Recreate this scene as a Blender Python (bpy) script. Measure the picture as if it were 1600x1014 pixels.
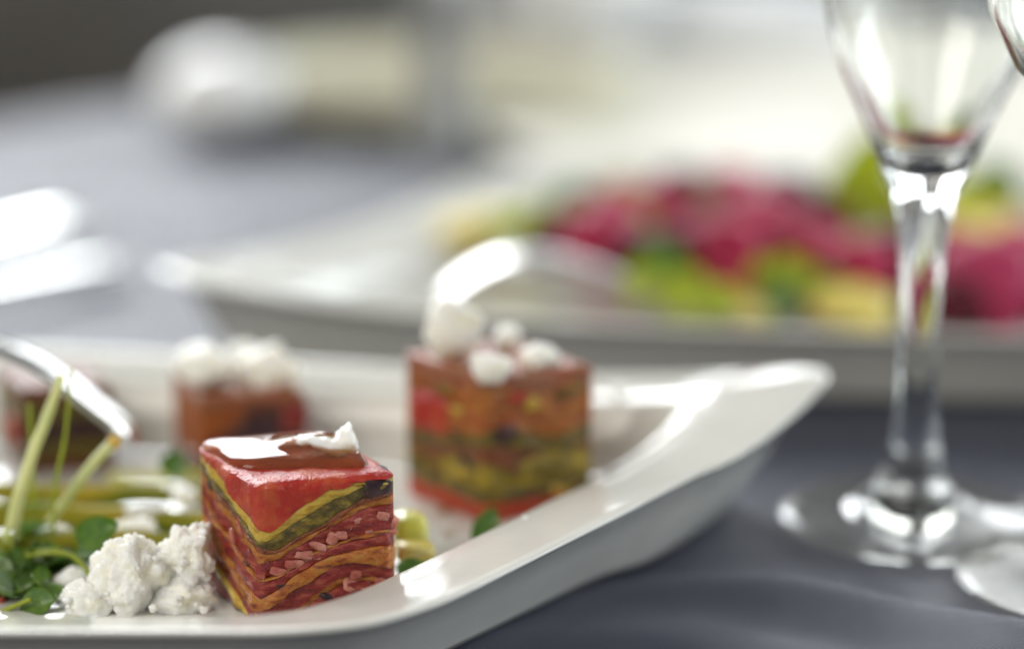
import bpy, bmesh, math, random
from math import sin, cos, tan, pi, radians, sqrt, exp
from mathutils import Vector, Matrix, noise

for o in list(bpy.data.objects):
    bpy.data.objects.remove(o)
scene = bpy.context.scene
C = scene.collection

# ------------------------------------------------------------------ camera (all layout numbers are centimetres, metres = cm * 0.01)
H = 24.0                      # lens height above the table
PITCH = radians(16.0)
FPX = 4444.0                  # 100 mm on a 36 mm sensor, photograph 1600 px wide
cd = bpy.data.cameras.new('camera')
cam = bpy.data.objects.new('camera', cd)
C.objects.link(cam)
cam.location = (0, 0, H * .01)
cam.rotation_euler = (pi / 2 - PITCH, 0, 0)
cd.lens = 100.0
cd.sensor_width = 36.0
cd.clip_start = .02
cd.clip_end = 60.0
cd.dof.use_dof = True
cd.dof.focus_distance = .617
cd.dof.aperture_fstop = 2.9
scene.camera = cam

# ------------------------------------------------------------------ light: a tall paned window behind the table, soft room light
world = bpy.data.worlds.new('World')
scene.world = world
world.use_nodes = True
wb = world.node_tree.nodes['Background']
wb.inputs[0].default_value = (1.0, .99, .95, 1)
wb.inputs[1].default_value = .19


def area(name, loc, target, sx, sy, power, col):
    l = bpy.data.lights.new(name, 'AREA')
    l.shape = 'RECTANGLE'
    l.size, l.size_y = sx, sy
    l.energy = power
    l.color = col
    o = bpy.data.objects.new(name, l)
    C.objects.link(o)
    o.location = loc
    o.rotation_euler = (Vector(target) - Vector(loc)).to_track_quat('-Z', 'Y').to_euler()
    return o


for xx in (-1.70, -1.09, -.48, .78, 1.39, 2.0):
    for zz, hz_ in ((.82, .42), (1.36, .54)) if xx < 0 else ((.82, .42),):
        area('window_light', (xx, 2.75, zz), (xx * .6, 0, zz - .4), .53, hz_, 20.0 * hz_ if xx < 0 else 8.5 * hz_, (.94, .975, 1.0))
for xx in (-2.31, -1.70, -1.09, -.48, .13):
    area('low_window_light', (xx, 2.76, .27), (xx, 0, .20), .53, .34, 1.9, (.94, .975, 1.0))
for yy in (.15, .80, 1.45, 2.10):
    area('side_window_light', (2.3, yy, .95), (0, .7, .1), .56, .9, 11.5, (.88, .95, 1.0))
area('room_light', (-1.3, -.55, 1.5), (-.05, .65, 0), 1.5, 1.5, 26.0, (1.0, .955, .87))

scene.view_settings.view_transform = 'Standard'
scene.view_settings.look = 'None'
scene.view_settings.exposure = 0.36
scene.view_settings.gamma = 1.0
scene.view_settings.use_curve_mapping = False
try:
    scene.cycles.max_bounces = 14
    scene.cycles.transmission_bounces = 12
    scene.cycles.transparent_max_bounces = 12
    scene.cycles.sample_clamp_indirect = 6
except Exception:
    pass

# ------------------------------------------------------------------ helpers
SP, CP = sin(PITCH), cos(PITCH)


def px(x, y, z):
    """photo pixel + height above the table (cm) -> point (cm)"""
    d = Vector(((x - 800) / FPX, (507 - y) / FPX * SP + CP, (507 - y) / FPX * CP - SP))
    return Vector((0, 0, H)) + d * ((z - H) / d.z)


def pd(x, y, Y):
    """photo pixel + distance along the table (cm) -> point (cm)"""
    d = Vector(((x - 800) / FPX, (507 - y) / FPX * SP + CP, (507 - y) / FPX * CP - SP))
    return Vector((0, 0, H)) + d * (Y / d.y)


def zat(y, Y):
    k = (507 - y) / FPX
    return H + Y * (k * CP - SP) / (CP + k * SP)


def tag(o, label=None, cat=None, group=None, kind=None):
    if label: o['label'] = label
    if cat: o['category'] = cat
    if group: o['group'] = group
    if kind: o['kind'] = kind
    return o


def thing(name, loc, label, cat, group=None):
    o = bpy.data.objects.new(name, None)
    o.empty_display_size = .01
    C.objects.link(o)
    o.location = Vector(loc) * .01
    return tag(o, label, cat, group)


def obj(name, verts, faces, mat, parent=None, origin=None, smooth=True, sharp=None):
    """verts in world cm; part of parent or top-level with its origin at the given base point"""
    if parent is not None:
        org = Vector((0, 0, 0))
        p = parent
        while p is not None:
            org += p.location * 100
            p = p.parent
    else:
        org = Vector(origin) if origin is not None else Vector((0, 0, 0))
    me = bpy.data.meshes.new(name)
    me.from_pydata([((v[0] - org[0]) * .01, (v[1] - org[1]) * .01, (v[2] - org[2]) * .01) for v in verts], [], faces)
    me.update()
    if smooth:
        me.polygons.foreach_set('use_smooth', [True] * len(me.polygons))
        if sharp:
            me.set_sharp_from_angle(angle=radians(sharp))
    me.materials.append(mat)
    o = bpy.data.objects.new(name, me)
    C.objects.link(o)
    if parent is not None:
        o.parent = parent
    else:
        o.location = org * .01
    return o


def fbm(p, oct=4, rough=.5):
    a, s, t = 1.0, 0.0, Vector(p)
    for _ in range(oct):
        s += a * noise.noise(t)
        t = t * 2.03 + Vector((3.1, 7.7, 1.3))
        a *= rough
    return s


def curve_at(pts, x):
    """smooth interpolation through (x, value) pairs"""
    if x <= pts[0][0]: return pts[0][1]
    if x >= pts[-1][0]: return pts[-1][1]
    for i in range(len(pts) - 1):
        if x <= pts[i + 1][0]:
            x0, y0 = pts[i]; x1, y1 = pts[i + 1]
            m0 = (y1 - pts[i - 1][1]) / (x1 - pts[i - 1][0]) if i > 0 else (y1 - y0) / (x1 - x0)
            m1 = (pts[i + 2][1] - y0) / (pts[i + 2][0] - x0) if i + 2 < len(pts) else (y1 - y0) / (x1 - x0)
            h = x1 - x0; t = (x - x0) / h
            return ((2 * t**3 - 3 * t**2 + 1) * y0 + (t**3 - 2 * t**2 + t) * h * m0
                    + (-2 * t**3 + 3 * t**2) * y1 + (t**3 - t**2) * h * m1)


def catmull(P, n, closed=True):
    out = []
    N = len(P)
    segs = N if closed else N - 1
    for i in range(segs):
        g = lambda k: P[k % N] if closed else P[max(0, min(N - 1, k))]
        p0, p1, p2, p3 = g(i - 1), g(i), g(i + 1), g(i + 2)
        for k in range(n):
            t = k / n
            out.append(.5 * ((2 * p1) + (p2 - p0) * t + (2 * p0 - 5 * p1 + 4 * p2 - p3) * t * t
                             + (3 * p1 - p0 - 3 * p2 + p3) * t**3))
    if not closed:
        out.append(P[-1].copy())
    return out


def rings_mesh(rings, cap0=True, cap1=True, closed=True):
    V, F = [], []
    n = len(rings[0])
    for r in rings: V += [tuple(p) for p in r]
    for i in range(len(rings) - 1):
        for k in range(n if closed else n - 1):
            a, b = i * n + k, i * n + (k + 1) % n
            F.append((a, b, b + n, a + n))
    if cap0: F.append(tuple(range(n - 1, -1, -1)))
    if cap1: F.append(tuple(range((len(rings) - 1) * n, len(rings) * n)))
    return V, F


def lathe(profile, cx, cy, n=64):
    """profile: (radius, z) from outside bottom, closed back on itself at the axis"""
    V, F = [], []
    idx = []
    for r, z in profile:
        if r < 1e-4:
            idx.append([len(V)]); V.append((cx, cy, z))
        else:
            idx.append(list(range(len(V), len(V) + n)))
            V += [(cx + r * cos(2 * pi * k / n), cy + r * sin(2 * pi * k / n), z) for k in range(n)]
    for a, b in zip(idx, idx[1:]):
        for k in range(n):
            k2 = (k + 1) % n
            if len(a) == 1 and len(b) == 1: continue
            if len(a) == 1: F.append((a[0], b[k2], b[k]))
            elif len(b) == 1: F.append((a[k], a[k2], b[0]))
            else: F.append((a[k], a[k2], b[k2], b[k]))
    return V, F


def tube(path, radii, n=14, flat=1.0, upv=(0, 0, 1)):
    rings = []
    for i, p in enumerate(path):
        t = (path[min(i + 1, len(path) - 1)] - path[max(i - 1, 0)]).normalized()
        s = t.cross(Vector(upv))
        if s.length < 1e-4: s = t.cross(Vector((0, 1, 0)))
        s.normalize(); u = s.cross(t)
        r = radii[i] if hasattr(radii, '__len__') else radii
        rings.append([p + s * (r * cos(2 * pi * k / n)) + u * (r * flat * sin(2 * pi * k / n)) for k in range(n)])
    return rings_mesh(rings)


# ------------------------------------------------------------------ materials
def mat(name, col, rough=.5, **kw):
    m = bpy.data.materials.new(name)
    m.use_nodes = True
    nt = m.node_tree
    b = nt.nodes['Principled BSDF']
    b.inputs['Base Color'].default_value = (*col, 1)
    b.inputs['Roughness'].default_value = rough
    for k, v in kw.items():
        key = k.replace('_', ' ').title().replace('Ior', 'IOR')
        b.inputs[key].default_value = v
    return m


def vary(m, col2, scale, detail=4, lo=.35, hi=.65, bump=0.0, bscale=None, dist=.0005, rough2=None, stretch=None, col3=None):
    nt = m.node_tree
    b = nt.nodes['Principled BSDF']
    tc = nt.nodes.new('ShaderNodeTexCoord')
    mp = nt.nodes.new('ShaderNodeMapping')
    if stretch: mp.inputs['Scale'].default_value = stretch
    nt.links.new(tc.outputs['Object'], mp.inputs[0])
    n = nt.nodes.new('ShaderNodeTexNoise')
    n.inputs['Scale'].default_value = scale
    n.inputs['Detail'].default_value = detail
    nt.links.new(mp.outputs[0], n.inputs['Vector'])
    cr = nt.nodes.new('ShaderNodeValToRGB')
    e = cr.color_ramp.elements
    e[0].position, e[1].position = lo, hi
    e[0].color = b.inputs['Base Color'].default_value
    e[1].color = (*col2, 1)
    if col3:
        x = e.new((lo + hi) / 2); x.color = (*col3, 1)
    nt.links.new(n.outputs['Fac'], cr.inputs[0])
    nt.links.new(cr.outputs[0], b.inputs['Base Color'])
    if rough2 is not None:
        mr = nt.nodes.new('ShaderNodeMapRange')
        mr.inputs[3].default_value = b.inputs['Roughness'].default_value
        mr.inputs[4].default_value = rough2
        nt.links.new(n.outputs['Fac'], mr.inputs[0])
        nt.links.new(mr.outputs[0], b.inputs['Roughness'])
    if bump:
        n2 = nt.nodes.new('ShaderNodeTexNoise')
        n2.inputs['Scale'].default_value = bscale or scale * 3
        n2.inputs['Detail'].default_value = 6
        nt.links.new(tc.outputs['Object'], n2.inputs['Vector'])
        bp = nt.nodes.new('ShaderNodeBump')
        bp.inputs['Strength'].default_value = bump
        bp.inputs['Distance'].default_value = dist
        nt.links.new(n2.outputs['Fac'], bp.inputs['Height'])
        nt.links.new(bp.outputs[0], b.inputs['Normal'])
        if b.inputs['Coat Weight'].default_value > 0:
            nt.links.new(bp.outputs[0], b.inputs['Coat Normal'])
    return m


def food(name, col, col2, scale=350, rough=.3, sss=.5, radius=(1, .35, .2), bump=.85, bscale=1250, coat=.3, lo=.35, hi=.65, stretch=None, col3=None):
    m = mat(name, col, rough, subsurface_weight=sss, subsurface_scale=.0028, subsurface_radius=radius,
            coat_weight=coat, coat_roughness=.07, specular_ior_level=.3)
    return vary(m, col2, scale, bump=bump, bscale=bscale, dist=.0006, lo=lo, hi=hi, rough2=rough + .15, stretch=stretch, col3=col3)


M = {}
M['porcelain'] = vary(mat('porcelain', (.67, .665, .615), .10, coat_weight=.3, coat_roughness=.04), (.64, .635, .585), 60, bump=.05, bscale=220, dist=.0006)
ST = (1, 1, 3.2)
M['tomato'] = food('tomato', (.34, .016, .010), (.46, .075, .022), 200, col3=(.41, .024, .012), bump=.8, bscale=900)
M['tomato_dark'] = food('tomato_dark', (.13, .012, .012), (.40, .11, .065), 300, col3=(.25, .020, .017), stretch=ST, lo=.3, hi=.74, sss=.3)
M['pepper'] = food('pepper', (.42, .030, .012), (.46, .08, .02), 300)
M['courgette'] = food('courgette', (.60, .40, .07), (.38, .20, .022), 240, radius=(1, .8, .25), stretch=ST, col3=(.56, .38, .05))
M['ochre'] = food('ochre', (.42, .19, .032), (.20, .05, .015), 280, radius=(1, .6, .2), stretch=ST, col3=(.42, .13, .02))
M['olive'] = food('olive', (.050, .035, .009), (.30, .21, .022), 380, radius=(.8, .7, .2), bump=.7, stretch=(1, 1, 1.8), col3=(.12, .085, .014), lo=.3, hi=.72)
M['yellowolive'] = food('yellowolive', (.36, .26, .016), (.14, .10, .012), 220, radius=(.9, .8, .2))
M['brown'] = food('brown', (.11, .028, .013), (.24, .07, .02), 380)
M['aubergine'] = food('aubergine', (.030, .014, .020), (.085, .038, .040), 220, sss=.1, rough=.3, bump=.3, coat=.15)
M['onion'] = food('onion', (.58, .24, .185), (.36, .075, .055), 260, radius=(1, .6, .5), sss=.5)
M['orange'] = food('orange', (.42, .12, .016), (.28, .06, .012), 260, radius=(1, .5, .2))
M['pinkbrown'] = food('pinkbrown', (.34, .095, .045), (.26, .11, .045), 260)
M['cheese'] = vary(mat('cheese', (.95, .94, .87), .45, subsurface_weight=.7, subsurface_scale=.004, subsurface_radius=(1, .9, .65),
                       coat_weight=.12, coat_roughness=.3),
                   (.92, .87, .66), 170, lo=.52, hi=.8, bump=.4, bscale=1100, dist=.0005)
M['leaf'] = vary(mat('leaf', (.046, .105, .010), .38, subsurface_weight=.25, subsurface_scale=.001, subsurface_radius=(.6, 1, .2),
                     coat_weight=.2, coat_roughness=.2), (.10, .18, .020), 420, bump=.3, bscale=900)
M['leaf_light'] = vary(mat('leaf_light', (.24, .30, .008), .5, subsurface_weight=.3, subsurface_scale=.002, subsurface_radius=(.8, 1, .2)),
                       (.32, .36, .018), 200, bump=.3, bscale=600)
M['sprout'] = vary(mat('sprout', (.62, .62, .28), .3, subsurface_weight=.6, subsurface_scale=.003, subsurface_radius=(.9, 1, .5),
                       coat_weight=.4, coat_roughness=.15), (.52, .56, .22), 250, bump=.2, bscale=900, stretch=(1, 1, .2))
M['sprout_tip'] = mat('sprout_tip', (.65, .42, .05), .4, subsurface_weight=.4, subsurface_scale=.002)
M['stalk'] = vary(mat('stalk', (.13, .17, .014), .55, subsurface_weight=.3, subsurface_scale=.003, subsurface_radius=(.8, 1, .2), specular_ior_level=.12),
                  (.36, .28, .02), 110, lo=.4, hi=.65, stretch=(.4, 1, 1), bump=.2, bscale=700)
M['lime'] = vary(mat('lime', (.62, .62, .07), .3, subsurface_weight=.5, subsurface_scale=.004, subsurface_radius=(1, 1, .3), coat_weight=.3),
                 (.68, .66, .25), 160, bump=.3, bscale=700)
M['yellowveg'] = vary(mat('yellowveg', (.70, .55, .09), .3, subsurface_weight=.4, subsurface_scale=.004, subsurface_radius=(1, .8, .3)),
                      (.66, .60, .22), 120, bump=.3, bscale=500)
M['beet'] = vary(mat('beet', (.27, .008, .038), .45, subsurface_weight=.15, subsurface_scale=.004, subsurface_radius=(1, .2, .3), specular_ior_level=.2),
                 (.42, .022, .082), 70, lo=.35, hi=.7, bump=.3, bscale=350)
M['beet_shade'] = vary(mat('beet_shade', (.035, .002, .006), .45, specular_ior_level=.2), (.09, .004, .014), 70, bump=.3, bscale=350)  # near-black beet copy: shade in the salad's gaps put into the colour
M['beet_pink'] = vary(mat('beet_pink', (.34, .03, .085), .45, subsurface_weight=.2, subsurface_scale=.004, specular_ior_level=.2), (.34, .025, .08), 80, bump=.3, bscale=350)
M['steel'] = vary(mat('steel', (.78, .78, .77), .11, metallic=1.0), (.72, .72, .71), 40, bump=.04, bscale=900, dist=.0003)
M['steel_soft'] = vary(mat('steel_soft', (.70, .70, .69), .27, metallic=1.0), (.64, .64, .63), 40, bump=.04, bscale=900, dist=.0003)
M['pewter'] = vary(mat('pewter', (.40, .405, .40), .42, metallic=.4), (.34, .345, .34), 60, bump=.1, bscale=500)
M['stoneware'] = vary(mat('stoneware', (.66, .64, .50), .5), (.61, .59, .46), 40, bump=.15, bscale=300)
M['ware'] = vary(mat('ware', (.68, .66, .575), .45), (.65, .63, .55), 30, bump=.1, bscale=200)
M['ware_white'] = vary(mat('ware_white', (.88, .89, .89), .2, coat_weight=.3), (.86, .87, .87), 30, bump=.05, bscale=200)
M['chair_cloth'] = vary(mat('chair_cloth', (.17, .16, .145), .9), (.13, .125, .115), 15, bump=.3, bscale=600)
M['chair_wood'] = vary(mat('chair_wood', (.030, .022, .012), .55), (.045, .03, .016), 12, stretch=(1, 1, .15), bump=.2, bscale=200)
M['floor'] = vary(mat('floor', (.075, .066, .056), .6), (.09, .08, .066), 3, stretch=(1, .1, 1), bump=.1, bscale=40)


def glass_mat(name, col, ior=1.5, rough=0.0):
    m = bpy.data.materials.new(name); m.use_nodes = True
    nt = m.node_tree
    nt.nodes.remove(nt.nodes['Principled BSDF'])
    g = nt.nodes.new('ShaderNodeBsdfGlass')
    g.inputs['Color'].default_value = (*col, 1)
    g.inputs['IOR'].default_value = ior
    g.inputs['Roughness'].default_value = rough
    nt.links.new(g.outputs[0], nt.nodes['Material Output'].inputs[0])
    return m


M['glass'] = glass_mat('glass', (.985, .99, .985))


def schlick(nt):
    lw = nt.nodes.new('ShaderNodeLayerWeight'); lw.inputs[0].default_value = .5
    p = nt.nodes.new('ShaderNodeMath'); p.operation = 'POWER'; p.inputs[1].default_value = 5.0
    a = nt.nodes.new('ShaderNodeMath'); a.operation = 'MULTIPLY_ADD'; a.inputs[1].default_value = .9; a.inputs[2].default_value = .10
    nt.links.new(lw.outputs['Facing'], p.inputs[0]); nt.links.new(p.outputs[0], a.inputs[0])
    return a.outputs[0]


def thin_glass_mat():
    m = bpy.data.materials.new('thin_glass'); m.use_nodes = True
    nt = m.node_tree
    nt.nodes.remove(nt.nodes['Principled BSDF'])
    t = nt.nodes.new('ShaderNodeBsdfTransparent'); t.inputs[0].default_value = (.97, .97, .95, 1)
    g = nt.nodes.new('ShaderNodeBsdfGlossy'); g.inputs['Roughness'].default_value = .02
    mx = nt.nodes.new('ShaderNodeMixShader')
    nt.links.new(schlick(nt), mx.inputs[0])
    nt.links.new(t.outputs[0], mx.inputs[1]); nt.links.new(g.outputs[0], mx.inputs[2])
    nt.links.new(mx.outputs[0], nt.nodes['Material Output'].inputs[0])
    return m


M['thin_glass'] = thin_glass_mat()


def oil_mat():
    m = bpy.data.materials.new('oil'); m.use_nodes = True
    nt = m.node_tree
    nt.nodes.remove(nt.nodes['Principled BSDF'])
    t = nt.nodes.new('ShaderNodeBsdfTransparent'); t.inputs[0].default_value = (.98, .86, .70, 1)
    g = nt.nodes.new('ShaderNodeBsdfGlossy'); g.inputs['Roughness'].default_value = .015
    f = nt.nodes.new('ShaderNodeFresnel'); f.inputs[0].default_value = 1.47
    mx = nt.nodes.new('ShaderNodeMixShader')
    df = nt.nodes.new('ShaderNodeBsdfDiffuse'); df.inputs[0].default_value = (.52, .23, .08, 1)
    m0 = nt.nodes.new('ShaderNodeMixShader'); m0.inputs[0].default_value = .13
    nt.links.new(t.outputs[0], m0.inputs[1]); nt.links.new(df.outputs[0], m0.inputs[2])
    nt.links.new(f.outputs[0], mx.inputs[0])
    nt.links.new(m0.outputs[0], mx.inputs[1]); nt.links.new(g.outputs[0], mx.inputs[2])
    nt.links.new(mx.outputs[0], nt.nodes['Material Output'].inputs[0])
    return m


M['oil'] = oil_mat()


def cloth_mat():
    m = mat('cloth', (.060, .062, .078), .36, sheen_weight=.15, sheen_roughness=.4)
    nt = m.node_tree; b = nt.nodes['Principled BSDF']
    b.inputs['Specular IOR Level'].default_value = .55
    b.inputs['Sheen Tint'].default_value = (.8, .84, .95, 1)
    tc = nt.nodes.new('ShaderNodeTexCoord')
    outs = []
    for rz in (radians(38), radians(128)):
        mp = nt.nodes.new('ShaderNodeMapping'); mp.inputs['Rotation'].default_value = (0, 0, rz)
        nt.links.new(tc.outputs['Object'], mp.inputs[0])
        w = nt.nodes.new('ShaderNodeTexWave')
        w.inputs['Scale'].default_value = 520.0      # threads about 0.6 mm apart
        w.inputs['Distortion'].default_value = .6
        w.inputs['Detail'].default_value = 1
        nt.links.new(mp.outputs[0], w.inputs['Vector'])
        outs.append(w)
    mul = nt.nodes.new('ShaderNodeMath'); mul.operation = 'MULTIPLY'
    nt.links.new(outs[0].outputs['Fac'], mul.inputs[0]); nt.links.new(outs[1].outputs['Fac'], mul.inputs[1])
    cr = nt.nodes.new('ShaderNodeValToRGB')
    cr.color_ramp.elements[0].color = (.010, .012, .027, 1); cr.color_ramp.elements[1].color = (.043, .049, .092, 1)
    nt.links.new(mul.outputs[0], cr.inputs[0])
    nt.links.new(cr.outputs[0], b.inputs['Base Color'])
    bp = nt.nodes.new('ShaderNodeBump'); bp.inputs['Strength'].default_value = .6; bp.inputs['Distance'].default_value = .0003
    nt.links.new(mul.outputs[0], bp.inputs['Height'])
    nt.links.new(bp.outputs[0], b.inputs['Normal'])
    return m


M['cloth'] = cloth_mat()

# ------------------------------------------------------------------ floor of the room, tablecloth on its table
obj('floor', [(-400, -200, -75), (400, -200, -75), (400, 1500, -75), (-400, 1500, -75)], [(0, 1, 2, 3)], M['floor'])
tag(bpy.data.objects['floor'], kind='structure')

ridge = [px(x, y, .45) for x, y in ((860, 905), (1000, 889), (1120, 889), (1220, 896), (1300, 906), (1400, 926), (1500, 945), (1600, 963), (1760, 985), (1950, 1000))]
ridge = catmull(ridge, 8, False)
ridge2 = catmull([px(x, y, .2) for x, y in ((820, 985), (1000, 985), (1150, 1000), (1300, 1040), (1500, 1100))], 8, False)


def ridge_h(path, x, y, h, wf, wb):
    best, k = 1e9, 0
    for i, p in enumerate(path):
        d = (p.x - x)**2 + (p.y - y)**2
        if d < best: best, k = d, i
    a, b = path[max(0, k - 1)], path[min(len(path) - 1, k + 1)]
    t = (b - a); t.z = 0; t.normalize()
    s = -(x - path[k].x) * t.y + (y - path[k].y) * t.x      # + is the far side
    e = k / (len(path) - 1)
    al = (x - path[k].x) * t.x + (y - path[k].y) * t.y
    fade = min(1, .25 + e * 2.2) * min(1, (1 - e) * 5 + .3) * exp(-(al / 3)**2 if k in (0, len(path) - 1) else 0)
    return h * fade * exp(-(s / (wb if s > 0 else wf))**2)


def cloth_h(x, y):
    z = -.10 + .05 * noise.noise(Vector((x * .09, y * .12, 3.3))) - .05
    if y < 75 and x > -8:
        z += ridge_h(ridge, x, y, .52, 1.5, .6)
        z += ridge_h(ridge2, x, y, .3, 1.2, 1.2)
    # low creases running across the far half of the table
    if y > 70:
        z += min(.14, .2 * sin(y * .50 + .05 * x + 1.6 * noise.noise(Vector((x * .03, y * .03, 0))))) if y > 97 or x < -14 else 0
    if x > -4 and 46 < y < 64: z += .07 * fbm((x * .16, y * .3, 8.0), 3)
    return min(z, .8)


xs, ys = [], []
x = -72.0
while x <= 72: xs.append(x); x += (.5 if -12 < x < 26 else 1.5)
y = 14.0
while y <= 116: ys.append(y); y += (.35 if 48 < y < 68 else 1.2)
SKEW = lambda xx: 12 + .6 * max(-30, min(30, xx))
X0, X1, Y0, Y1 = xs[0], xs[-1], ys[0], ys[-1]
drop = [(1.2, -.5), (1.8, -1.8), (2.1, -6), (2.3, -14), (2.5, -24)]
gx = [(X0 - o, z) for o, z in reversed(drop)] + [(v, 0) for v in xs] + [(X1 + o, z) for o, z in drop]
gy = [(Y0 - o, z) for o, z in reversed(drop)] + [(v, 0) for v in ys] + [(Y1 + o, z) for o, z in drop]
V, F = [], []
for yo, zy in gy:
    for xx, zx in gx:
        yy = yo + (SKEW(xx) * (yo - 80) / 36 if yo > 80 else 0)
        w = .8 * sin(xx * .35) + .8 * sin(yy * .33) if min(zx, zy) < -1 else 0
        k = -min(zx, zy) / 24
        V.append((xx + (w * k if zx < 0 else 0), yy + (w * k if zy < 0 else 0), min(zx, zy) + (cloth_h(xx, yy) if min(zx, zy) == 0 else -.1)))
nx = len(gx)
for j in range(len(gy) - 1):
    for i in range(nx - 1):
        a = j * nx + i
        F.append((a, a + 1, a + nx + 1, a + nx))
o = obj('tablecloth', V, F, M['cloth'], origin=(0, 66, 0))
tag(o, 'slate grey woven tablecloth with soft folds covering the whole table', 'tablecloth')

# ------------------------------------------------------------------ porcelain platters: lozenge outline, wide lip, raised pointed corners
LIP = [(1296, 586, 3.25), (1241, 648, 3.02), (1162, 706, 2.78), (1084, 742, 2.6), (1018, 776, 2.5), (959, 807, 2.45), (810, 882, 2.35),
       (710, 930, 2.3), (635, 957, 2.3), (560, 975, 2.3), (440, 985, 2.3), (300, 986, 2.3), (150, 986, 2.3), (0, 986, 2.3)]
P = [px(*a) for a in LIP]
P += [Vector(a) for a in ((-16, 53.4, 2.3), (-22, 53.5, 2.4), (-27, 53.7, 2.65), (-31, 54.3, 3.0), (-33.4, 55.3, 3.25), (-32.6, 57.2, 3.1), (-30.6, 60.4, 2.75),
                          (-28.3, 65, 2.45), (-26.2, 70.5, 2.3), (-24.6, 73.6, 2.3), (-21.5, 75.0, 2.3), (-14.2, 73.8, 2.3), (-9, 72.95, 2.3), (-3, 71.8, 2.3), (2.5, 70.7, 2.4), (5.6, 69.9, 2.7), (7.4, 69.0, 3.1))]
outline = catmull(P, 8)
CEN = Vector((-12.7, 63.6, 0))


def platter_mesh():
    def ring(k, fz):
        out = []
        for p in outline:
            q = CEN + (p - CEN) * k
            q.z = fz(p.z)
            out.append(q)
        return out
    R = []
    lo = [(.30, lambda z: .22), (.80, lambda z: .2), (.832, lambda z: .15), (.845, lambda z: .03), (.852, lambda z: 0), (.862, lambda z: .02), (.872, lambda z: .22),
          (.893, lambda z: .70), (.925, lambda z: 1.2 + (z - 2.3) * .4), (.955, lambda z: z - .50), (.980, lambda z: z - .25), (.993, lambda z: z - .15),
          (.9985, lambda z: z - .10), (1.0, lambda z: z - .06), (.9985, lambda z: z - .02), (.993, lambda z: z), (.984, lambda z: z - .005), (.972, lambda z: z - .03),
          (.93, lambda z: z - .13), (.87, lambda z: z - .26), (.822, lambda z: z - .34 - (z - 2.3) * .25), (.812, lambda z: z - .37 - (z - 2.3) * .3), (.80, lambda z: z - .46 - (z - 2.3) * .4),
          (.78, lambda z: 1.55 + (z - 2.3) * .4), (.745, lambda z: 1.15 + (z - 2.3) * .2), (.70, lambda z: .83), (.645, lambda z: .64), (.58, lambda z: .565), (.50, lambda z: .55), (.30, lambda z: .55)]
    for k, fz in lo: R.append(ring(1 - (1 - k) * .88, fz))
    return rings_mesh(R)


V, F = platter_mesh()
plate1 = obj('platter', V, F, M['porcelain'], origin=(CEN.x, CEN.y, 0))
tag(plate1, 'white porcelain lozenge platter with a raised pointed corner, carrying the vegetable terrine cubes', 'platter')
plate2 = plate1.copy()
C.objects.link(plate2)
plate2.location = Vector((11.1, 85.0, 0)) * .01
plate2.rotation_euler = (0, 0, radians(-3.5))
tag(plate2, 'white porcelain lozenge platter carrying the crimson beetroot salad', 'platter')
FLOOR = .555


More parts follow.
